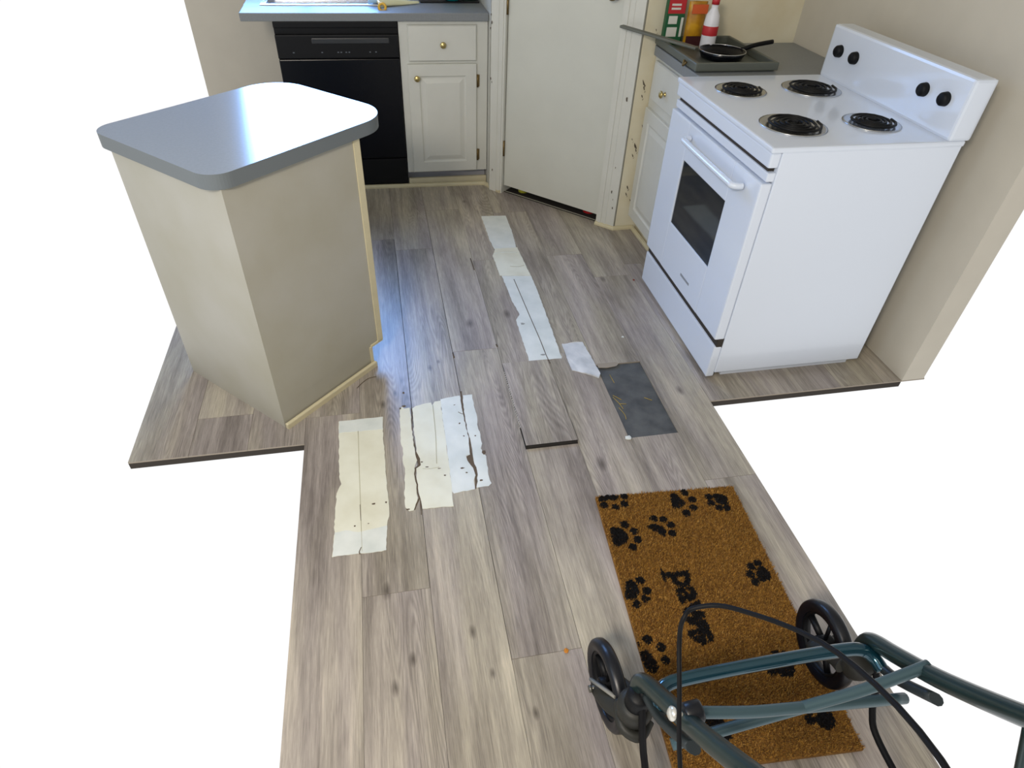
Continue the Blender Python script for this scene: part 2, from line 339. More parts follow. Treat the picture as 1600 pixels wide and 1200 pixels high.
# underlay seen where the plank is missing, and the lifted plank
underm = mat('dark_underlay', srgb(88, 90, 90), 0.75, col2=srgb(62, 64, 66), vscale=14, lo=.35, hi=.7, bump=0.5, bscale=50)
mb = MB(); mb.prism([(PX+PW*4+.001, HOLE[0]+.001), (PX+PW*5-.001, HOLE[0]+.001), (PX+PW*5-.001, HOLE[1]-.001), (PX+PW*4+.001, HOLE[1]-.001)], -.0061, -.0045)
under = single('underlay_sheet', mb, underm, 'dark grey underlay exposed in the rectangle where a floor plank is missing', 'underlay')
fib = mat('yellow_fibre', srgb(176, 150, 60), 0.7)
ROOT[under.name] = Matrix.Translation(under.location)
for p in ([(.772, 1.70), (.785, 1.66), (.790, 1.63)], [(.785, 1.66), (.81, 1.655)], [(.776, 1.64), (.786, 1.60), (.783, 1.575)], [(.80, 1.83), (.803, 1.78)], [(.89, 1.68), (.915, 1.66)], [(.775, 1.71), (.80, 1.68)]):
    mb = MB(); mb.tube([(x, y, -.003) for x, y in p], .0011, 5, 3); obj('glue_fibre', mb, fib, under, label='yellow glue fibre')

# end of the neighbouring plank, lifted a little at the top of the gap
bm = bmesh.new(); uvl = bm.loops.layers.uv.new('plank'); col = bm.loops.layers.float_color.new('rnd')
plank_box(bm, uvl, col, .389, .5735, LOOSE[0], LOOSE[1]-.001, -.0045, .0012, (.37, .35), 1.3, lambda y: .011*max(0, (1.94-y)/.45)**1.1)
backm = mat('plank_backing', srgb(40, 37, 34), 0.9)
lp = thing('loose_floor_plank', 'grey wood-look floor plank end lifted with a dark gap, below the tape strip', 'floor plank', (.481, 1.72, 0))
o = obj('plank_board', bm, [plankm, backm], lp)
mb = MB(); mb.box(.39, .573, LOOSE[0]-.004, LOOSE[0]+.02, -.0055, .0065)
obj('locking_tongue', mb, backm, lp)
mb = MB()
for i in range(26):
    y = 1.90-i*.0125; mb.box(.3868, .3868+random.uniform(.0012, .003), y-random.uniform(.002, .006), y, 0, .0013+.0105*max(0, (1.94-y)/.45))
obj('chipped_edge', mb, mat('white_core', srgb(206, 204, 198), .8), lp, label='white chipped edge')

# ------------------------------------------------------------------ walls, pantry corner, ceiling
mb = MB()
mb.box(-1.0, .603, 4.32, 4.42, 0, 1.02); mb.box(-1.0, .603, 4.32, 4.42, 2.12, 2.42)
mb.box(-1.0, -.80, 4.32, 4.42, 1.02, 2.12); mb.box(.08, .603, 4.32, 4.42, 1.02, 2.12); mb.box(.603, 1.96, 4.32, 4.42, 0, 2.42)
struct('wall_back', mb, wallm)
mb = MB()
for a in ((-.80, -.76), (-.38, -.34), (.04, .08)): mb.box(a[0], a[1], 4.33, 4.37, 1.02, 2.12)
mb.box(-.80, .08, 4.33, 4.37, 1.02, 1.06); mb.box(-.80, .08, 4.33, 4.37, 2.08, 2.12); mb.box(-.84, .12, 4.32, 4.335, 1.01, 1.035, .003)
win = struct('window_1', mb, cream)
gm = mat('window_glass', (1, 1, 1, 1), 0.02); gm.node_tree.nodes['Principled BSDF'].inputs['Transmission Weight'].default_value = 1.0
mb = MB(); mb.box(-.78, .06, 4.349, 4.353, 1.04, 2.10); o = obj('window_pane', mb, gm, None); o.parent = win; o.location = Vector(o.location)-Vector(win.location)
mb = MB(); mb.box(1.96, 2.06, 1.62, 4.42, 0, 2.42); struct('wall_right', mb, wallm)
mb = MB(); mb.box(-1.6, 2.1, -1.0, 4.45, 2.42, 2.5); struct('ceiling', mb, ceilm)

DA = Vector((.665, 3.545)); DD = Vector((.7071, -.7071)); DN = Vector((-.7071, -.7071))
def D(s, o): p = DA+DD*s+DN*o; return (p.x, p.y)
def dbox(mb, s0, s1, o0, o1, z0, z1, bev=0.0): mb.prism([D(s0, o0), D(s1, o0), D(s1, o1), D(s0, o1)], z0, z1, bev)
SL, SR = -.088, .741
mb = MB()
dbox(mb, SL, -.002, -.11, -.014, 0, 2.42); dbox(mb, .636, SR, -.11, -.014, 0, 2.42); dbox(mb, -.002, .636, -.11, -.014, 2.06, 2.42)
mb.prism([(.603, 3.625), (.603, 4.32), (.68, 4.32), (.68, 3.70)], 0, 2.42)
struct('wall_pantry', mb, cream)
mb = MB(); mb.prism([(1.2, 3.026), (1.96, 3.045), (1.96, 3.145), (1.30, 3.145)], 0, 2.42); WRET = struct('wall_return', mb, tan)

# casing round the pantry door
def casing(s0, s1, inner):
    mb = MB(); dbox(mb, s0, s1, -.014, 0, .0, 2.12, .002)
    w = s1-s0
    if inner > 0: a, b = s1-.030, s1-.012
    else: a, b = s0+.012, s0+.030
    dbox(mb, a, b, 0, .0035, .0, 2.10, .0015)
    c = s0+w*.5; dbox(mb, c-.004, c+.004, 0, .002, 0, 2.1)
    return mb
T1 = struct('trim_1', casing(SL, 0, 1), cream, label='left door casing')
T2 = struct('trim_2', casing(.634, SR, -1), cream, label='right door casing')
mb = MB(); dbox(mb, SL, SR, -.014, .002, 2.06, 2.14, .002); struct('trim_3', mb, cream)
# dark chips and scuffs in the paint
CAS = (T1, T2, WRET)
def blob(mb, c, u, v, n, r, h):
    k = 9; pts = []
    for i in range(k):
        a = 2*math.pi*i/k; q = r*random.uniform(.55, 1.15)
        pts.append(Vector(c)+Vector(u)*math.cos(a)*q*.55+Vector(v)*math.sin(a)*q*h+Vector(n)*.0012)
    mb.face(pts)
N3 = Vector((-.7071, -.7071, 0)); U3 = Vector((.7071, -.7071, 0)); Z3 = Vector((0, 0, 1))
TL, TRR, WR = CAS
for o_ in CAS: ROOT[o_.name] = Matrix.Translation(o_.location)
for x, y, z, r in ((.603, 3.607, .922, .005), (.607, 3.603, .886, .006), (.601, 3.609, .858, .005), (.604, 3.606, .621, .007), (.61, 3.6, .603, .004), (.618, 3.592, .126, .007),
                   (1.171, 3.039, .671, .009), (1.164, 3.046, .203, .007), (1.176, 3.034, .119, .008), (1.173, 3.037, .165, .004), (1.165, 3.045, .335, .004)):
    mb = MB(); blob(mb, Vector((x, y, z))+N3*.002, U3, Z3, N3, r, 1.4); obj('paint_chip', mb, chipm, TL if x < 1 else TRR)
for x, z, r in ((1.236, .745, .018), (1.242, .722, .011), (1.237, .687, .010), (1.244, .451, .018), (1.251, .428, .010), (1.238, .403, .011), (1.238, .234, .014), (1.236, .198, .011), (1.265, .161, .010), (1.222, .484, .008), (1.266, .545, .012), (1.255, .969, .007)):
    y = 3.026+(x-1.2)*.025
    mb = MB(); blob(mb, (x, y-.001, z), (.9, 0, .45), (-.4, 0, .9), (0, -1, 0), r*.5, 1.9); obj('paint_chip', mb, chipm, WR)
    mb = MB(); blob(mb, (x+.007, y-.001, z-.014), (.7, 0, -.5), (.4, 0, .9), (0, -1, 0), r*.3, 1.8); obj('paint_chip', mb, chipm, WR)

# flush pantry door
d1 = obj('door_1', (lambda m: (dbox(m, .004, .630, -.056, -.020, .046, 2.05, .0015), m)[1])(MB()), doorpaint, None, base=(*D(.32, -.04), 0)); d1['kind'] = 'structure'
ROOT[d1.name] = Matrix.Translation(d1.location)
mb = MB(); kx = D(.588, -.018); mb.lathe([(.030, 0), (.030, .004), (.012, .008), (.011, .03), (.024, .036), (.028, .05), (.024, .062), (0, .066)], (kx[0], kx[1], 1.095), N3)
obj('door_knob', mb, oldbrass, d1)
mb = MB()
for z in (.22, .93, 1.8): mb.tube([(*D(.001, -.012), z), (*D(.001, -.012), z+.085)], .006, 10)
obj('hinge', mb, oldbrass, d1)
mb = MB(); dbox(mb, .0, .634, -.040, -.0335, 0, .004, .001); TH = struct('trim_4', mb, mat('threshold', srgb(150, 148, 132), .5), label='grey threshold strip'); ROOT[TH.name] = Matrix.Translation(TH.location)
mb = MB(); dbox(mb, .0, .634, -.60, -.026, .0, .0015); obj('door_gap_shade', mb, mat('painted_gap_shade', srgb(38, 34, 30), .9), TH, label='dark painted shade under the door')  # dark sheet painting the shade below the pantry door
# things on the pantry floor seen under the door
mb = MB(); x, y = D(.53, -.115); mb.lathe([(0, 0), (.035, 0), (.036, .003), (.036, .10), (.03, .11), (0, .11)], (x, y, 0)); single('food_can', mb, mat('red_can', srgb(190, 30, 34), .4), 'red can on the pantry floor showing through the gap under the door', 'can')
mb = MB(); x, y = D(.09, -.10); mb.lathe([(0, 0), (.028, 0), (.03, .01), (.03, .13), (.012, .17), (.012, .19), (0, .19)], (x, y, 0)); single('pantry_bottle', mb, mat('yellow_green', srgb(180, 180, 60), .4), 'yellow-green bottle behind the hinge side of the pantry door, seen underneath', 'bottle')

# shoe mouldings
def shoe(name, pts, m, h=.019, w=.013):
    # quarter-round strip whose front foot follows pts; wall lies to the left of the direction of travel
    mb = MB(); prof = [(0, 0), (.0, h*.45), (w*.35, h*.85), (w, h), (w, 0)]
    n = len(pts); rings = []
    for i, p in enumerate(pts):
        p = Vector(p); d0 = (p-Vector(pts[i-1])).normalized() if i else None; d1_ = (Vector(pts[i+1])-p).normalized() if i < n-1 else None
        d = ((d0 or d1_)+(d1_ or d0)).normalized(); s = 1/max(.4, d.dot(d1_ or d0)); nn = Vector((-d.y, d.x))*s
        rings.append([mb.b.verts.new((p.x+nn.x*a, p.y+nn.y*a, z)) for a, z in prof])
    for A, B in zip(rings, rings[1:]):
        for k in range(5): mb.b.faces.new((A[k], A[(k+1) % 5], B[(k+1) % 5], B[k]))
    mb.b.faces.new(rings[0]); mb.b.faces.new(rings[-1][::-1])
    return struct(name, mb, m)
shoe('baseboard_back', [(-.5, 3.695), (.578, 3.672), (.652, 3.545)], trimy)
shoe('baseboard_right', [(1.104, 3.090), (1.185, 3.008), (1.288, 3.012), (1.300, 2.505)], trimy)

# ------------------------------------------------------------------ back cabinets
def knob(parent, c, n, s=1.0):
    mb = MB(); mb.lathe([(.0, 0), (.010*s, 0), (.0085*s, .003), (.005*s, .007), (.006*s, .012), (.0145*s, .016), (.016*s, .021), (.012*s, .026), (.0095*s, .0255), (.007*s, .028), (0, .029)], c, n, 24)
    return obj('knob', mb, brass, parent)
LD = [(0, 0), (.004, .004), (.058, .004), (.062, .0), (.066, -.002), (.072, -.002), (.095, .004), (.099, .004)]
LR = [(0, 0), (.004, .005), (.012, .005)]
cab = thing('base_cabinet', 'white base cabinet with one drawer and one door, right of the black dishwasher', 'cabinet', (.364, 4.0, 0))
mb = MB(); mb.box(.136, .600, 3.70, 4.315, .085, .875, .001); obj('carcass', mb, cream, cab)
mb = MB(); mb.box(.136, .600, 3.77, 3.79, .0, .085); obj('toe_kick', mb, mat('toe_grey', srgb(190, 190, 196), .5), cab)
mb = MB(); mb.box(.138, .600, 3.705, 3.722, 0, .045, .002); obj('toe_board', mb, cream_y, cab)
mb = MB(); mb.panel((.180, 3.70, .687), (1, 0, 0), (0, 0, 1), (0, -1, 0), .359, .171, [(0, .012), (.005, .018)], 0); dr = obj('drawer', mb, cream, cab)
knob(dr, (.360, 3.682, .768), (0, -1, 0))
mb = MB(); mb.panel((.170, 3.70, .090), (1, 0, 0), (0, 0, 1), (0, -1, 0), .369, .583, [(a, b+.015) for a, b in LD], 0); dr = obj('door', mb, cream, cab)
knob(dr, (.216, 3.681, .607), (0, -1, 0))
for z in (.585, .18):
    mb = MB(); mb.tube([(.545, 3.69, z-.032), (.545, 3.69, z+.032)], .0055, 10); mb.box(.541, .556, 3.694, 3.701, z-.03, z+.03); obj('hinge', mb, oldbrass, dr)

ct = thing('countertop', 'grey laminate worktop over the dishwasher and the cabinet by the pantry', 'countertop', (.0, 4.0, .876))
mb = MB()
mb.box(-.62, .601, 3.675, 3.86, .876, .914, .004); mb.box(-.62, -.52, 3.856, 4.318, .876, .914); mb.box(.10, .601, 3.856, 4.318, .876, .914); mb.box(-.52, .10, 4.24, 4.318, .876, .914)
obj('worktop', mb, lamin, ct)
mb = MB(); mb.box(-.62, .601, 4.29, 4.318, .914, 1.01, .004); obj('splashback', mb, lamin, ct)
sk = thing('sink', 'steel sink let into the grey worktop above the dishwasher', 'sink', (-.21, 4.05, .914))
mb = MB()
mb.box(-.54, .12, 3.845, 3.875, .913, .920, .003); mb.box(-.54, .12, 4.225, 4.255, .913, .920, .003); mb.box(-.54, -.51, 3.875, 4.225, .913, .920, .003); mb.box(.09, .12, 3.875, 4.225, .913, .920, .003)
obj('rim', mb, steel, sk)
mb = MB(); b = mb
for x0, x1, y0, y1 in ((-.515, -.51, 3.87, 4.23), (.09, .095, 3.87, 4.23)): mb.box(x0, x1, y0, y1, .885, .914)
mb.box(-.515, .095, 3.865, 3.87, .885, .914); mb.box(-.515, .095, 4.23, 4.235, .885, .914); mb.box(-.515, .095, 3.865, 4.235, .882, .885)
obj('basin', mb, steel, sk)

dw = thing('dishwasher', 'black built-in dishwasher under the grey worktop, left of the white cabinet', 'dishwasher', (-.17, 4.0, 0))
mb = MB(); mb.box(-.475, .132, 3.712, 4.30, .02, .872, .002); obj('body', mb, blackp, dw)
mb = MB(); mb.box(-.475, .132, 3.690, 3.712, .178, .700, .004); obj('door', mb, black, dw)
mb = MB(); mb.box(-.475, .132, 3.684, 3.712, .705, .815, .005); mb.box(-.475, .132, 3.690, 3.712, .845, .872, .003); mb.box(-.475, .132, 3.705, 3.712, .815, .845)
cp = obj('control_panel', mb, blackp, dw)
mb = MB(); mb.box(-.30, .085, 3.681, 3.690, .775, .800, .003); obj('handle', mb, mat('dark_grey_plastic', srgb(44, 46, 48), .35), cp)
pm = mat('pale_print', srgb(86, 92, 100), .5)
for x in (-.40, -.26, -.18, -.165, -.14, -.125, -.02, .01): mb = MB(); mb.box(x, x+.008, 3.6832, 3.684, .732, .737); obj('control_mark', mb, pm, cp)
mb = MB(); mb.box(-.475, .132, 3.698, 3.712, .022, .170, .003); obj('kick_panel', mb, blackp, dw)

# things on the back worktop
br = thing('dish_brush', 'pale blue and cream dish brush with yellow loop on the worktop edge', 'brush', (.1, 3.82, .914))
mb = MB(); mb.tube([(.055, 3.83, .93), (.10, 3.845, .934), (.16, 3.865, .928), (.21, 3.88, .924), (.262, 3.90, .922)], lambda t: .026*(1-t)**1.2+.006, 12, 6, flat=.55); obj('handle', mb, mat('cream_plastic', srgb(222, 220, 180), .3, spec=.6), br)
mb = MB(); mb.tube([(.012, 3.90, .94), (.05, 3.875, .944), (.10, 3.875, .942)], lambda t: .03-.01*t, 12, 6, flat=.7); obj('head', mb, mat('pale_blue_plastic', srgb(176, 214, 236), .3), br, label='pale blue head')
mb = MB(); R = .017; mb.tube([(.066+R*math.cos(a), 3.752+R*.5*math.sin(a)-.0, .925+R*.9*math.sin(a)) for a in [i*math.pi/8 for i in range(17)]], .0065, 10, 1, cap=False); mb.tube([(.058, 3.76, .938), (.05, 3.80, .94), (.055, 3.84, .935)], .008, 8, 4); obj('hanging_loop', mb, mat('yellow_plastic', srgb(226, 178, 60), .4), br, label='yellow loop')
mt = MB(); mt.box(.27, .59, 3.925, 4.25, .914, .921, .003); single('drying_mat', mt, blackp, 'black drying mat on the grey worktop under the teal bowl', 'mat')
def bowl(name, c, r, h, m, label):
    mb = MB(); mb.lathe([(0, 0), (r*.55, 0), (r*.62, .004), (r*.9, h*.45), (r, h), (r*.96, h), (r*.86, h*.45), (r*.5, .01), (0, .009)], c, n=32); single(name, mb, m, label, 'bowl')
bowl('bowl', (.447, 3.965, .9215), .058, .045, mat('teal_plastic', srgb(0, 130, 128), .35), 'teal plastic bowl on the black drying mat')
bowl('bowl', (.555-.01, 4.03, .9215), .05, .045, mat('green_plastic', srgb(66, 128, 100), .35), 'green bowl on the black mat, nearest the pantry corner')

# ------------------------------------------------------------------ right-hand run: cabinet, worktop, stove
XF = 1.275
rc = thing('base_cabinet', 'white base cabinet with one drawer and one door, between the pantry corner and the stove', 'cabinet', (1.6, 2.77, 0))
mb = MB(); mb.box(XF, 1.955, 2.506, 3.024, .085, .875, .001); obj('carcass', mb, cream, rc)
mb = MB(); mb.box(1.315, 1.335, 2.506, 3.024, 0, .085); obj('toe_kick', mb, cream_y, rc)
mb = MB(); mb.panel((XF, 2.985, .690), (0, -1, 0), (0, 0, 1), (-1, 0, 0), .42, .165, [(0, .012), (.005, .018)], 0); dr = obj('drawer', mb, cream, rc); knob(dr, (XF-.018, 2.81, .757), (-1, 0, 0))
mb = MB(); mb.panel((XF, 3.005, .090), (0, -1, 0), (0, 0, 1), (-1, 0, 0), .44, .555, [(a, b+.015) for a, b in LD], 0); dr = obj('door', mb, cream, rc)
mb = MB(); mb.tube([(XF-.017, 2.62, .565), (XF-.017, 2.62, .625)], .0055, 10); obj('hinge', mb, oldbrass, dr)
mb = MB(); mb.prism([(1.25, 2.506), (1.25, 2.99), (1.258, 3.012), (1.28, 3.022), (1.955, 3.03), (1.955, 2.506)], .876, .914, .004)
single('countertop', mb, lamin, 'short grey laminate worktop between the pantry corner and the white stove', 'countertop')

stv = thing('stove', 'white freestanding electric stove with a dark oven window', 'stove', (1.5, 2.11, 0))
Y0, Y1 = 1.745, 2.502
mb = MB(); mb.box(1.200, 1.83, Y0, Y1, .03, .900, .003); mb.box(1.24, 1.80, Y0+.02, Y1-.02, 0, .03); obj('body', mb, white, stv)
mb = MB(); mb.box(1.168, 1.200, Y0+.003, Y1-.003, .010, .156, .005); obj('storage_drawer', mb, white, stv)
mb = MB(); mb.box(1.176, 1.201, Y0+.004, Y1-.004, .150, .192); obj('drawer_gap', mb, darkgap, stv)
mb = MB()   # oven door as frame round the window
wy0, wy1, wz0, wz1 = 1.935, 2.312, .395, .66
mb.box(1.160, 1.199, Y0+.003, wy0, .190, .800, .006); mb.box(1.160, 1.199, wy1, Y1-.003, .190, .800, .006); mb.box(1.160, 1.199, wy0-.004, wy1+.004, .190, wz0, .004); mb.box(1.160, 1.199, wy0-.004, wy1+.004, wz1, .800, .004)
od = obj('oven_door', mb, white, stv)
mb = MB(); mb.box(1.165, 1.198, wy0, wy1, wz0, wz1); obj('oven_window', mb, mat('oven_glass', srgb(26, 34, 42), .06, spec=.8), od)
mb = MB(); mb.tube([(1.155, 1.84, .755), (1.125, 1.85, .755), (1.12, 1.90, .755), (1.12, 2.22, .755), (1.125, 2.27, .755), (1.155, 2.28, .755)], .011, 12); obj('oven_handle', mb, white, od)
mb = MB(); mb.box(1.159, 1.161, 2.035, 2.12, .252, .262); obj('badge', mb, mat('grey_badge', srgb(140, 144, 150), .35), od, label='small grey badge')
mb = MB(); mb.box(1.172, 1.200, Y0+.003, Y1-.003, .806, .835, .004); mb.box(1.166, 1.200, Y0+.003, Y1-.003, .850, .898, .006); obj('front_rail', mb, white, stv)
mb = MB(); mb.box(1.178, 1.200, Y0+.02, Y1-.02, .834, .851); obj('vent_slot', mb, darkgap, stv)
mb = MB(); mb.box(1.160, 1.835, Y0-.002, Y1+.001, .898, .916, .006); obj('cooktop', mb, white, stv)
for x, y, r in ((1.33, 1.93, .09), (1.33, 2.31, .075), (1.62, 1.93, .075), (1.62, 2.31, .09)):
    mb = MB(); mb.lathe([(r+.018, .9162), (r+.02, .9185), (r+.012, .919), (r+.002, .9165), (0, .9163)], (x, y, 0)); dp = obj('drip_pan', mb, steel, stv)
    mb = MB(); mb.tube([(x+(r*(.18+.82*t/60))*math.cos(t*.42), y+(r*(.18+.82*t/60))*math.sin(t*.42), .925) for t in range(61)], .0045, 6, 1); obj('coil', mb, blackp, dp)
mb = MB(); mb.box(1.77, 1.85, Y0, Y1, .914, 1.10, .01); bgd = obj('backguard', mb, white, stv)
for y in (1.83, 1.93, 2.32, 2.42):
    mb = MB(); mb.lathe([(.022, 0), (.02, .015), (.016, .02), (0, .02)], (1.77, y, 1.02), (-1, 0, 0)); obj('burner_knob', mb, blackp, bgd)

# things on the right-hand worktop
tray = thing('baking_tray', 'dark grey rimmed tray lying on the short grey worktop beside the stove', 'tray', (1.42, 2.74, .914))
tm = mat('dark_tray', srgb(96, 100, 92), .45, metal=.3)
mb = MB(); mb.box(1.262, 1.60, 2.56, 3.0, .915, .921, .002)
for q in ((1.250, 1.266, 2.55, 3.008), (1.594, 1.61, 2.55, 3.008)): mb.box(*q, .919, .950, .005)
mb.box(1.26, 1.60, 2.55, 2.564, .919, .950, .004); mb.box(1.26, 1.60, 2.994, 3.008, .919, .950, .004)
obj('pan_body', mb, tm, tray)
mb = MB(); mb.tube([(1.246, 2.66, .935), (1.238, 2.645, .92), (1.243, 2.63, .935)], .005, 8); obj('latch', mb, oldbrass, tray)
a = Vector((1.098, 3.052, .9745)); b = Vector((1.330, 2.74, .954)); d = (b-a).normalized()
mb = MB(); L_ = (b-a).length; rot = Matrix.Translation(a) @ d.to_track_quat('X', 'Z').to_matrix().to_4x4()
mb.box(0, L_, -.015, .015, 0, .011, .004, rot)
single('metal_strip', mb, mat('dull_metal', srgb(104, 106, 98), .5, metal=.3), 'long dark grey metal strip sticking out from the tray across the door casing', 'metal strip')
# carton with red top and green body
bx = thing('food_carton', 'green carton with a red top band standing beside the tan wall on the tray', 'carton', (1.31, 3.0, .922))
gr = mat('carton_green', srgb(20, 84, 48), .5); rd = mat('carton_red', srgb(176, 34, 40), .5); wh = mat('carton_white', srgb(206, 206, 196), .5); orr = mat('carton_orange', srgb(200, 90, 40), .5)
mb = MB(); mb.box(1.268, 1.352, 2.966, 2.992, .922, 1.16, .001); obj('box', mb, gr, bx)
mb = MB(); mb.box(1.272, 1.350, 2.9652, 2.966, 1.045, 1.11); obj('label_band', mb, rd, bx, label='red band')
mb = MB()
mb.box(1.278, 1.325, 2.9652, 2.966, .955, .992); mb.box(1.280, 1.320, 2.9652, 2.966, 1.005, 1.036); mb.box(1.338, 1.349, 2.9652, 2.966, .955, 1.03)
for z in (1.06, 1.075): mb.box(1.285, 1.328, 2.9646, 2.9652, z, z+.008)
obj('label_print', mb, wh, bx, label='pale label print')
bag = thing('snack_bag', 'yellow snack bag leaning between the green carton and the red and white bottle', 'bag', (1.39, 2.96, .922))
mb = MB(); n = 10
grid = {}
for side in (-1, 1):
    for i in range(n+1):
        for j in range(n+1):
            u = i/n; v = j/n; th = .022*math.sin(math.pi*u)**.6*math.sin(math.pi*min(1, v*.94+.03))**.5*(1+.15*math.sin(9*u+5*v))
            grid[side, i, j] = mb.b.verts.new((1.362+.085*u, 2.962+side*th, .923+.17*v))
for side in (-1, 1):
    for i in range(n):
        for j in range(n):
            f = mb.b.faces.new([grid[side, a_, b_] for a_, b_ in ((i, j), (i+1, j), (i+1, j+1), (i, j+1))]); f.smooth = True
bmesh.ops.remove_doubles(mb.b, verts=mb.b.verts, dist=.0005)
obj('pouch', mb, mat('yellow_foil', srgb(200, 150, 26), .35, col2=srgb(150, 98, 20), vscale=18), bag)
mb = MB(); mb.box(1.365, 1.445, 2.936, 2.941, .925, .962); obj('label_band', mb, mat('dark_maroon', srgb(60, 20, 24), .5), bag, label='dark lower band')
mb = MB(); mb.box(1.37, 1.44, 2.934, 2.939, 1.05, 1.085); obj('label_print', mb, orr, bag, label='orange upper band')
bt = thing('sauce_bottle', 'white bottle with a red band, right of the yellow bag', 'bottle', (1.425, 2.86, .922))
mb = MB(); mb.lathe([(0, .922), (.030, .922), (.032, .93), (.032, 1.03), (.028, 1.06), (.014, 1.085), (.013, 1.10), (0, 1.10)], (1.432, 2.86, 0)); obj('body', mb, mat('white_plastic', srgb(216, 216, 220), .4), bt)
mb = MB(); mb.lathe([(.0325, .985), (.0328, .986), (.0328, 1.02), (.0325, 1.021)], (1.432, 2.86, 0)); obj('label_band', mb, rd, bt)
mb = MB(); mb.lathe([(0, 1.10), (.016, 1.10), (.016, 1.125), (0, 1.127)], (1.432, 2.86, 0)); obj('cap', mb, rd, bt)
fp = thing('frying_pan', 'small black frying pan with a silver rim on the tray, nearest the stove', 'pan', (1.425, 2.72, .922))
mb = MB(); mb.lathe([(0, .922), (.075, .922), (.085, .926), (.098, .953), (.095, .954), (.082, .929), (.07, .926), (0, .926)], (1.445, 2.735, 0), n=40); obj('pan_body', mb, black, fp)
mb = MB(); mb.tube([(1.445+.097*math.cos(a_), 2.735+.097*math.sin(a_), .954) for a_ in [i*math.pi/20 for i in range(41)]], .0022, 6, 1, cap=False); obj('pan_rim', mb, steel, fp)
mb = MB(); mb.tube([(1.54, 2.75, .95), (1.60, 2.76, .965), (1.69, 2.775, .975)], .009, 10); obj('handle', mb, blackp, fp)

# ------------------------------------------------------------------ angled island
IA = Vector((-.073, 2.066)); U = Vector((-.7071, -.7071)); V = Vector((-.7071, .7071))     # near corner; U along the end panel, V along the cabinet run
def I(u, v): p = IA+U*u+V*v; return (p.x, p.y)
isl = thing('kitchen_island', 'grey-beige island cabinet set at an angle, with a yellowed corner trim', 'island', (*I(.3, .3), 0))
mb = MB()
# end panel with toe notch at the kitchen side
def ibox(mb, u0, u1, v0, v1, z0, z1, bev=0.0): mb.prism([I(u0, v0), I(u1, v0), I(u1, v1), I(u0, v1)], z0, z1, bev)
ibox(mb, .062, .50, .012, .52, 0, .092); ibox(mb, .004, .50, .012, .52, .092, .874)
obj('carcass', mb, islm, isl)
mb = MB(); ibox(mb, .022, .50, .0, .012, .092, .874, .001); ibox(mb, .066, .50, .0, .012, .0, .094, .001); obj('end_panel', mb, islm, isl)
mb = MB(); ibox(mb, -.002, .024, -.004, .02, .090, .874, .003); ibox(mb, .0, .062, -.004, .012, .086, .097, .002); ibox(mb, .058, .070, -.004, .012, 0, .09, .002); obj('corner_trim', mb, trimy, isl)
mb = MB(); ibox(mb, .056, .50, -.018, -.004, 0, .024, .006); obj('shoe_moulding', mb, trimy, isl)
# counter with rounded corner
def rc_poly(u0, u1, v0, v1, r):
    pts = []
    for cx, cy, a0 in ((u0+r, v0+r, math.pi), (u1-r*.5, v0+r*.5, 1.5*math.pi), (u1-r*.5, v1-r*.5, 0), (u0+r, v1-r, .5*math.pi)):
        rr = r if cx == u0+r else r*.5
        for i in range(13):
            a = a0+i*math.pi/24; pts.append((cx+rr*math.cos(a), cy+rr*math.sin(a)))
    return [I(a, b) for a, b in pts]
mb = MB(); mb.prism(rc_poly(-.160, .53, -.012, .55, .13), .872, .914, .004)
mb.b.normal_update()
for f in mb.b.faces: f.material_index = 0 if f.normal.z > .9 else 1  # one grey laminate: glare painted lighter on top, shade darker on the edge
top = single('island_countertop', mb, [lamin2, mat('laminate_edge_shade', srgb(100, 106, 108), .5)], 'grey-edged countertop with a rounded corner and glaring white top, on the angled island', 'countertop')

# ------------------------------------------------------------------ tape patches on the floor
tapem = mat('paper_tape', srgb(226, 226, 210), .62, col2=srgb(212, 210, 190), vscale=7, lo=.4, hi=.7, bump=.25, bscale=22)
tape2 = mat('pale_tape', srgb(222, 226, 222), .55, col2=srgb(204, 210, 206), vscale=9, bump=.3, bscale=25)
tearm = mat('torn_seam', srgb(92, 78, 62), .9)
creasem = mat('tape_crease', srgb(176, 172, 146), .7)
GT = 'tape patches over the floor seams'
def ragged(poly, amp=.0016, step=.012):
    out = []
    for i, p in enumerate(poly):
        q = poly[(i+1) % len(poly)]; n = max(1, int(math.hypot(q[0]-p[0], q[1]-p[1])/step))
        for k in range(n): t = k/n; out.append((p[0]+(q[0]-p[0])*t+random.uniform(-amp, amp), p[1]+(q[1]-p[1])*t+random.uniform(-amp, amp)))
    return out
def tape(name, poly, m, label, z0=.0002, z1=.0012, amp=.0016):
    mb = MB(); mb.prism(ragged(poly, amp), z0, z1)
    cx = sum(p[0] for p in poly)/len(poly); cy = sum(p[1] for p in poly)/len(poly)
    t = thing(name, label, 'tape', (cx, cy, 0), group=GT); obj('tape_sheet', mb, m, t); return t
def over(t, nm, poly, m, z0, z1, amp=.001, label=None):
    mb = MB(); mb.prism(ragged(poly, amp), z0, z1); return obj(nm, mb, m, t, label=label)
def line(t, nm, pts, r, m, z=.0014, label=None):
    mb = MB(); mb.tube([(x, y, z) for x, y in pts], r, 6, 4, flat=.35); return obj(nm, mb, m, t, label=label)
def specks(t, pts, m=tearm, z=.0013, label=None):
    for x, y, a, b in pts:
        mb = MB(); mb.prism([(x+a*math.cos(k)*random.uniform(.6, 1.2), y+b*math.sin(k)*random.uniform(.6, 1.2)) for k in [i*math.pi/4 for i in range(8)]], z-.0002, z+.0003); obj('dirt_mark', mb, m, t)
P = TAPE
t = tape('floor_tape', P['tape_a'], tapem, 'leftmost cream tape strip on the floor, nearest the frame edge and the camera')
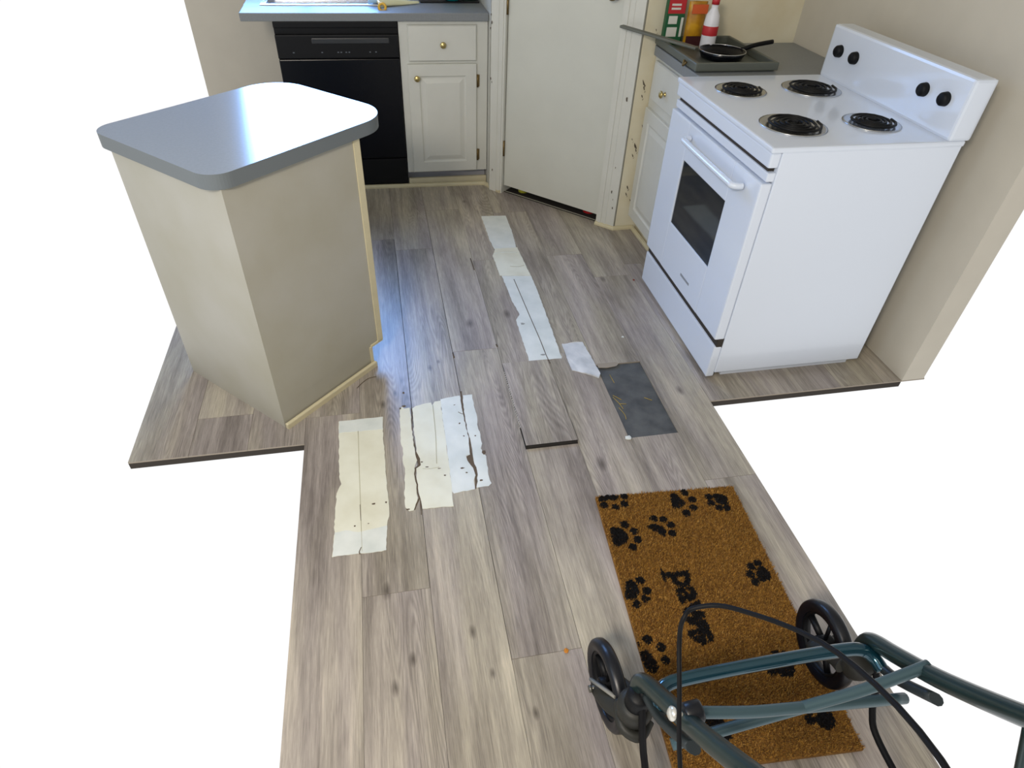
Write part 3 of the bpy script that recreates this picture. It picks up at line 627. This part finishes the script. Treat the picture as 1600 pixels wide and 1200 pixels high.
over(t, 'tape_overlay', P['a_top'], tape2, .0012, .0018, label='paler band across the top'); over(t, 'tape_overlay', P['a_bot'], tape2, .0012, .0018, label='paler band across the bottom')
line(t, 'crease', [(-.178, 1.655), (-.176, 1.5), (-.174, 1.38), (-.172, 1.25), (-.170, 1.15)], .0012, creasem); line(t, 'torn_seam', [(-.174, 1.325), (-.173, 1.285), (-.172, 1.262)], .0012, tearm, .0016)
line(t, 'torn_seam', [(-.172, 1.165), (-.178, 1.150), (-.176, 1.142)], .002, tearm, .002)
specks(t, [(-.13, 1.665, .007, .003), (-.132, 1.322, .006, .004), (-.19, 1.245, .004, .003), (-.094, 1.322, .003, .004), (-.15, 1.248, .003, .002)])
t = tape('floor_tape', P['b_left'], tapem, 'narrow ragged cream tape piece, left side of the torn middle pair')
over(t, 'torn_seam', P['tearb'], tearm, .0002, .0008, .0008, label='dark tear along the seam')
specks(t, [(-.012, 1.762, .008, .004), (-.026, 1.750, .003, .006), (-.028, 1.283, .006, .003)])
t = tape('floor_tape', P['b_main'], tapem, 'wide cream tape piece just right of the dark forked tear', .0002, .0014)
line(t, 'crease', [(.092, 1.75), (.088, 1.60), (.078, 1.46)], .0016, creasem, .0016); line(t, 'crease', [(.03, 1.445), (.055, 1.44), (.085, 1.443)], .001, creasem, .0016)
specks(t, [(.045, 1.45, .006, .003), (.085, 1.437, .006, .002), (.10, 1.405, .004, .004), (.03, 1.475, .004, .003)])
t = tape('floor_tape', P['c_main'], tape2, 'bluish white tape piece left of the right-hand tear', .0002, .0011)
over(t, 'torn_seam', P['tearc'], tearm, .0002, .0007, .0008, label='dark tear along the seam')
line(t, 'torn_seam', [(.18, 1.70), (.19, 1.69), (.199, 1.685)], .0012, tearm); 
specks(t, [(.178, 1.64, .004, .004), (.185, 1.575, .004, .003), (.16, 1.427, .008, .003), (.172, 1.405, .004, .003), (.172, 1.74, .004, .002)])
t = tape('floor_tape', P['c_right'], tape2, 'narrow pale tape piece, right side of the right-hand tear', .0002, .0011)
specks(t, [(.215, 1.365, .006, .004), (.242, 1.487, .006, .012), (.225, 1.57, .003, .003)])
t = tape('floor_tape', P['d'], tape2, 'pale tape strip on the far floor, nearest the pantry door', .0002, .0011)
over(t, 'tape_overlay', P['dw'], tapem, .0011, .0021, .0012, label='wrinkled overlap'); line(t, 'crease', [(.50, 2.83), (.55, 2.84), (.62, 2.83)], .0018, tape2, .0024); line(t, 'crease', [(.56, 2.70), (.60, 2.69), (.63, 2.70)], .0015, creasem, .0022)
t = tape('floor_tape', P['e'], tape2, 'long pale blue-white tape strip split by a dark seam, above the lifted plank', .0002, .0009)
line(t, 'torn_seam', [(.556, 2.58), (.562, 2.42), (.568, 2.25), (.574, 2.1), (.576, 1.985), (.580, 1.93)], .0022, tearm, .001, label='dark open seam')
specks(t, [(.565, 1.99, .012, .006), (.525, 2.215, .01, .008)], mat('tape_scuff', srgb(150, 152, 148), .7), .0011)
# curled square piece
mb = MB(); mb.prism(ragged(P['f'], .0012), .0004, lambda x, y: .0018+.006*max(0, (1.90-y)/.09)+.002*math.sin(x*90))
t = thing('floor_tape', 'short white tape piece with a curled torn end beside the dark exposed underlay', 'tape', (.71, 1.95, 0), group=GT); obj('tape_sheet', mb, mat('white_tape', srgb(216, 218, 220), .55, col2=srgb(190, 194, 198), vscale=16, bump=.4, bscale=30), t)

# debris
def crumb(name, c, r, m, label, cat, h=.5):
    mb = MB(); bmesh.ops.create_icosphere(mb.b, subdivisions=2, radius=r)
    for v in mb.b.verts: v.co *= random.uniform(.7, 1.2); v.co.z = v.co.z*h
    bmesh.ops.translate(mb.b, vec=(c[0], c[1], r*h), verts=mb.b.verts); single(name, mb, m, label, cat)
crumb('wood_chip', (.345, .758), .007, mat('orange_chip', srgb(186, 118, 24), .6), 'small orange chip on the near floor left of the walker wheel', 'chip', .4)
crumb('crumb', (1.13, 2.498), .006, mat('red_crumb', srgb(130, 56, 44), .6), 'reddish crumb on the floor by the stove corner', 'crumb', .4)
crumb('plaster_flake', (.93, 2.06), .006, tape2, 'white flake on the floor above the exposed underlay', 'flake', .3)
crumb('plaster_flake', (.757, 1.478), .011, tape2, 'white torn flake at the lower left corner of the exposed underlay', 'flake', .25)
crumb('crumb', (-.01, 1.836), .004, tearm, 'tiny dark crumb on the floor above the middle tape pieces', 'crumb')
mb = MB(); mb.tube([(-.18, 1.887, .002), (-.161, 1.914, .002), (-.136, 1.937, .003), (-.107, 1.945, .002)], .0012, 6); single('hair_strand', mb, tearm, 'thin dark curved strand on the floor by the island foot', 'strand')
mb = MB(); mb.tube([(.378, 2.803, .0006), (.380, 2.745, .0008), (.381, 2.69, .0006)], .0035, 6, flat=.3); single('seam_sliver', mb, tearm, 'short dark sliver in the plank seam left of the far tape strip', 'sliver')
mb = MB(); mb.tube([(.386, 2.085, .001), (.388, 2.068, .001)], .004, 6, flat=.3); single('seam_sliver', mb, tearm, 'dark nick at the plank corner above the lifted plank', 'sliver')
mb = MB(); mb.tube([(.2015, 2.053, .001), (.203, 2.02, .001)], .004, 6, flat=.3); single('seam_sliver', mb, tearm, 'dark sliver in the long seam at the plank end joint', 'sliver')
mb = MB(); mb.prism([(.766, 1.874), (.80, 1.868), (.842, 1.874), (.856, 1.889), (.845, 1.898), (.766, 1.898)], .0002, .003); single('plank_splinter', mb, plank_edge, 'pale broken plank lip along the top of the exposed underlay', 'splinter')

# ------------------------------------------------------------------ coir doormat
EU = Vector((.9981, -.0613)); EV = Vector((-.0613, -.9981)); MO = Vector((.563, 1.231)); MW, ML = .46, .80
def M_(a, b, z=0): p = MO+EU*a+EV*b; return (p.x, p.y, z)
dm = thing('doormat', 'brown coir doormat with black paw prints and black lettering, under the walker', 'doormat', M_(MW/2, ML/2), math.atan2(EU.y, EU.x))
mb = MB(); mb.prism([M_(0, 0)[:2], M_(MW, 0)[:2], M_(MW, ML)[:2], M_(0, ML)[:2]], .0003, .010)
coir = mat('coir', srgb(140, 100, 42), .95, col2=srgb(110, 74, 26), vscale=25, lo=.35, hi=.7); coirb = mat('coir_black', srgb(20, 18, 20), .75); 
obj('mat_base', mb, coir, dm)
ft = bpy.data.curves.new('mat_text', 'FONT'); ft.body = 'paws'; ft.size = .108; ft.offset = .0035; ft.resolution_u = 3
fo = bpy.data.objects.new('mat_text', ft); COL.objects.link(fo); bpy.context.view_layer.update()
fm = bpy.data.meshes.new_from_object(fo); tv = [v.co.copy() for v in fm.vertices]; tp = [tuple(p.vertices) for p in fm.polygons]
bpy.data.objects.remove(fo); bpy.data.curves.remove(ft); bpy.data.meshes.remove(fm)
xh = max(v.y for v in tv if v.x < .05); 
tv = [Vector((v.x, v.y, 0)) for v in tv]; bvh = BVHTree.FromPolygons(tv, tp)
# text runs down the mat, its feet to the left: local text (tx, ty) -> world
TB = Vector((.697, .930))
def in_text(x, y):
    q = Vector((x, y))-TB; tx = q.dot(EV); ty = q.dot(EU)
    if tx < -.02 or tx > .32 or ty < -.05 or ty > .1: return False
    if 0 <= ty+.026 <= .006+.0 and -.012 < tx < .03: return True
    return bvh.ray_cast(Vector((tx, ty, 1)), Vector((0, 0, -1)))[0] is not None
def inpoly(x, y, poly):
    c = False; j = len(poly)-1
    for i in range(len(poly)):
        if (poly[i][1] > y) != (poly[j][1] > y) and x < (poly[j][0]-poly[i][0])*(y-poly[i][1])/(poly[j][1]-poly[i][1])+poly[i][0]: c = not c
        j = i
    return c
PADS = [P['pad%d' % i] for i in range(1, 8)]; TOES = [(x, y) for i in range(1, 8) for x, y in P['toe%d' % i]]
def add_paw(a, b, ang):
    c = Vector(M_(a, b)[:2]); r = lambda x, y: (c.x+x*math.cos(ang)-y*math.sin(ang), c.y+x*math.sin(ang)+y*math.cos(ang))
    PADS.append([r(.026*math.cos(k)*(1+.15*math.sin(3*k)), .021*math.sin(k)) for k in [i*.52 for i in range(12)]])
    for q in ((-.033, .02), (-.013, .036), (.013, .036), (.033, .02)): TOES.append(r(*q))
for a, b, g in ((.40, .05, 2.2), (.36, .60, .5), (.13, .70, 2.5), (.40, .73, .3), (.42, .33, 1.0)): add_paw(a, b, g)
TR = .0122
def dark(x, y):
    for tx, ty in TOES:
        if (x-tx)**2+(y-ty)**2 < TR*TR: return True
    for p in PADS:
        if inpoly(x, y, p): return True
    return in_text(x, y)
rr = random.Random(5); vs = []; fs = []; mi = []
NF = 75000
for i in range(NF):
    a = rr.random()*MW; b = rr.random()*ML; x, y, _ = M_(a, b)
    dk = dark(x, y)
    h = .0055+rr.random()*.0035; w = .0009+rr.random()*.0006; t = rr.random()*6.283; lx = rr.gauss(0, .0025); ly = rr.gauss(0, .0025)
    if dk: w *= 3.2; lx *= .4; ly *= .4
    k = len(vs); vs += [(x+w*math.cos(t), y+w*math.sin(t), .0095), (x-w*math.cos(t), y-w*math.sin(t), .0095), (x+lx-w*.5*math.cos(t), y+ly-w*.5*math.sin(t), .0095+h), (x+lx+w*.5*math.cos(t), y+ly+w*.5*math.sin(t), .0095+h)]
    fs.append((k, k+1, k+2, k+3)); mi.append(3 if dk else (0 if rr.random() < .55 else (1 if rr.random() < .6 else 2)))
me = bpy.data.meshes.new('coir_pile'); inv = ROOT[dm.name].inverted()
me.from_pydata([tuple(inv @ Vector(v)) for v in vs], [], fs)
for m in (mat('coir_fibre_mid', srgb(160, 116, 44), .9), mat('coir_fibre_dark', srgb(116, 78, 28), .9), mat('coir_fibre_light', srgb(176, 134, 66), .9), coirb): me.materials.append(m)
me.polygons.foreach_set('material_index', mi); me.update()
o = bpy.data.objects.new('coir_pile', me); COL.objects.link(o); o.parent = dm; o['kind'] = 'stuff'

# ------------------------------------------------------------------ rollator walker standing over the doormat
tealm = mat('teal_frame', srgb(34, 54, 54), .3, metal=.4, coat=.4, var=.2, vscale=12)
grp = mat('grey_plastic', srgb(42, 42, 38), .5, spec=.3, bump=.05, bscale=120); rub = mat('rubber', srgb(12, 14, 20), .35, spec=.4); cabm = mat('cable_black', srgb(6, 6, 8), .6, spec=.2)
wk = thing('rollator_walker', 'dark teal wheeled walker with black wheels, standing over the edge of the paw-print doormat', 'walker', (.68, .30, 0))
def wheel(c, head, r=.105, parent=wk, fork=True):
    ax = Vector((math.cos(head), math.sin(head), 0)); c = Vector(c)
    mb = MB(); mb.lathe([(r-.028, -.012), (r-.018, -.016), (r-.008, -.0155), (r-.002, -.010), (r, 0), (r-.002, .010), (r-.008, .0155), (r-.018, .016), (r-.028, .012), (r-.030, 0), (r-.028, -.012)], c, ax, 48); wh_ = obj('wheel', mb, rub, parent)
    mb = MB(); mb.lathe([(r-.027, -.009), (r-.034, -.010), (r-.036, 0), (r-.034, .010), (r-.027, .009)], c, ax, 40); mb.lathe([(0, -.02), (.018, -.02), (.02, -.016), (.02, .016), (.018, .02), (0, .02)], c, ax, 20)
    fwd = ax.cross(Vector((0, 0, 1)))
    for k in range(5):
        a = k*2*math.pi/5+.5; dr_ = fwd*math.cos(a)+Vector((0, 0, 1))*math.sin(a); mb.tube([c+dr_*.016, c+dr_*(r-.033)], .0085, 8, 1, flat=.6)
    obj('rim', mb, blackp, wh_)
    return c, ax
c, ax = wheel((.398, .612, .107), .05)
mb = MB()   # fork: two arms from axle back to the caster head
head = Vector((.412, .512, .218))
for s in (-1, 1):
    a = c+ax*.027*s; m_ = c+ax*.028*s+Vector((.006, -.055, .05)); e = head+ax*.02*s+Vector((0, .012, -.03))
    mb.tube([a+Vector((0, .012, -.006)), a, m_, e], lambda t: .013+.012*t, 10, 6, flat=.45)
mb.lathe([(0, -.055), (.024, -.052), (.036, -.03), (.039, -.005), (.038, .012), (.028, .020), (0, .022)], head, (0, 0, 1), 24)
mb.tube([head+Vector((-.022, .03, -.03)), head+Vector((-.030, -.02, -.035)), head+Vector((.0, -.045, -.04)), head+Vector((.03, -.02, -.035))], .012, 8, 5)
fk = obj('caster_fork', mb, grp, wk)
mb = MB(); mb.tube([c-ax*.045, c-ax*.02], .0055, 10, 1); mb.lathe([(0, 0), (.009, 0), (.009, .006), (0, .007)], c-ax*.040, -ax, 6); obj('axle_bolt', mb, mat('dull_bolt', srgb(110, 108, 100), .4, metal=.7), fk)
mb = MB(); mb.tube([c-ax*.040+Vector((.0, .012, .02)), c-ax*.030+Vector((.02, -.06, .075))], .0045, 8, 1, flat=1.6); obj('brake_blade', mb, mat('pale_grey_plastic', srgb(128, 126, 118), .5), fk)
mb = MB(); mb.lathe([(.024, -.02), (.026, .0), (.026, .035), (.021, .042), (0, .043)], head+Vector((0, 0, .02)), (0, 0, 1), 20); obj('caster_cap', mb, blackp, wk)
def side(dx, detail):
    sgn = dx
    X = lambda x: x if not sgn else 1.36-x
    mb = MB(); mb.tube([(X(.421), .522, .245), (X(.418), .527, .285), (X(.421), .515, .315), (X(.428), .46, .365), (X(.437), .36, .46), (X(.448), .22, .62), (X(.455), .08, .80), (X(.455), -.04, .90)], .018, 14, 6, flat=1.25)
    f = obj('side_frame', mb, tealm, wk)
    mb = MB(); mb.tube([(X(.455), -.02, .885), (X(.455), -.15, .92), (X(.455), -.27, .92)], .017, 12); obj('hand_grip', mb, rub, f)
    mb = MB(); mb.tube([(X(.417), .514, .285), (X(.410), .468, .23), (X(.4135), .432, .16), (X(.415), .38, .125), (X(.416), .2, .12), (X(.416), .02, .12)], .0075, 10); obj('lower_rail', mb, cabm, wk)
    mb = MB(); mb.tube([(X(.446), .25, .585), (X(.43), .12, .30), (X(.42), .01, .14)], .013, 12); obj('rear_leg', mb, tealm, wk)
    mb = MB(); mb.tube([(X(.425), .50, .285), (X(.428), .44, .315), (X(.436), .36, .40)], .011, 10, 5, flat=1.5); obj('frame_gusset', mb, mat('dark_gusset', srgb(34, 42, 44), .5), wk)
side(0, True); side(1, False)
wheel((.416, .0, .107), .0); wheel((.952, .612, .122), -.05); wheel((.944, .0, .107), 0)
head2 = Vector((.935, .512, .238)); mb = MB(); c2 = Vector((.952, .612, .122))
for s in (-1, 1): mb.tube([c2+Vector((.027*s, .012, -.006)), c2+Vector((.027*s, 0, 0)), c2+Vector((.024*s, -.055, .05)), head2+Vector((.02*s, .012, -.03))], lambda t: .013+.012*t, 10, 6, flat=.45)
mb.lathe([(0, -.055), (.020, -.052), (.031, -.03), (.034, -.005), (.034, .012), (.026, .020), (0, .022)], head2, (0, 0, 1), 24); obj('caster_fork', mb, grp, wk)
# front bow, cross brace, hinge knob
mb = MB(); mb.tube([(.432, .462, .30), (.440, .490, .305), (.462, .508, .31), (.52, .514, .31), (.68, .516, .31), (.84, .514, .31), (.90, .508, .31), (.922, .490, .305), (.928, .462, .30)], .0145, 14, 6); obj('front_bow', mb, mat('teal_bow', srgb(14, 62, 76), .2, metal=.6, coat=.8), wk)
mb = MB(); mb.tube([(.43, .41, .43), (.56, .40, .40), (.68, .40, .37), (.93, .40, .31)], .011, 12); mb.tube([(.93, .41, .43), (.80, .40, .40), (.68, .40, .37), (.43, .40, .31)], .011, 12); cb = obj('cross_brace', mb, mat('grey_brace', srgb(70, 92, 98), .35, metal=.4), wk)
mb = MB(); mb.lathe([(0, 0), (.009, .0), (.0125, .003), (.0125, .006), (.008, .010), (0, .011)], (.4075, .404, .447), (-.9, .1, .35), 20); mb.lathe([(.005, -.014), (.005, 0)], (.4085, .404, .447), (-.9, .1, .35), 12); obj('hinge_bolt', mb, mat('silver_bolt', srgb(216, 214, 206), .25, metal=.6), wk, label='silver bolt head')
mb = MB(); mb.lathe([(0, -.02), (.018, -.02), (.02, -.014), (.02, .010), (.016, .014), (0, .015)], (.448, .404, .438), (1, 0, .2), 20); obj('hinge_knob', mb, rub, wk)
mb = MB(); mb.tube([(.43, -.05, .90), (.48, .12, .93), (.50, .30, .84), (.455, .43, .735), (.410, .459, .702), (.389, .450, .69), (.386, .437, .65), (.376, .385, .60), (.368, .308, .50), (.38, .20, .34), (.40, .06, .16)], .0038, 8, 6); obj('brake_cable', mb, cabm, wk)
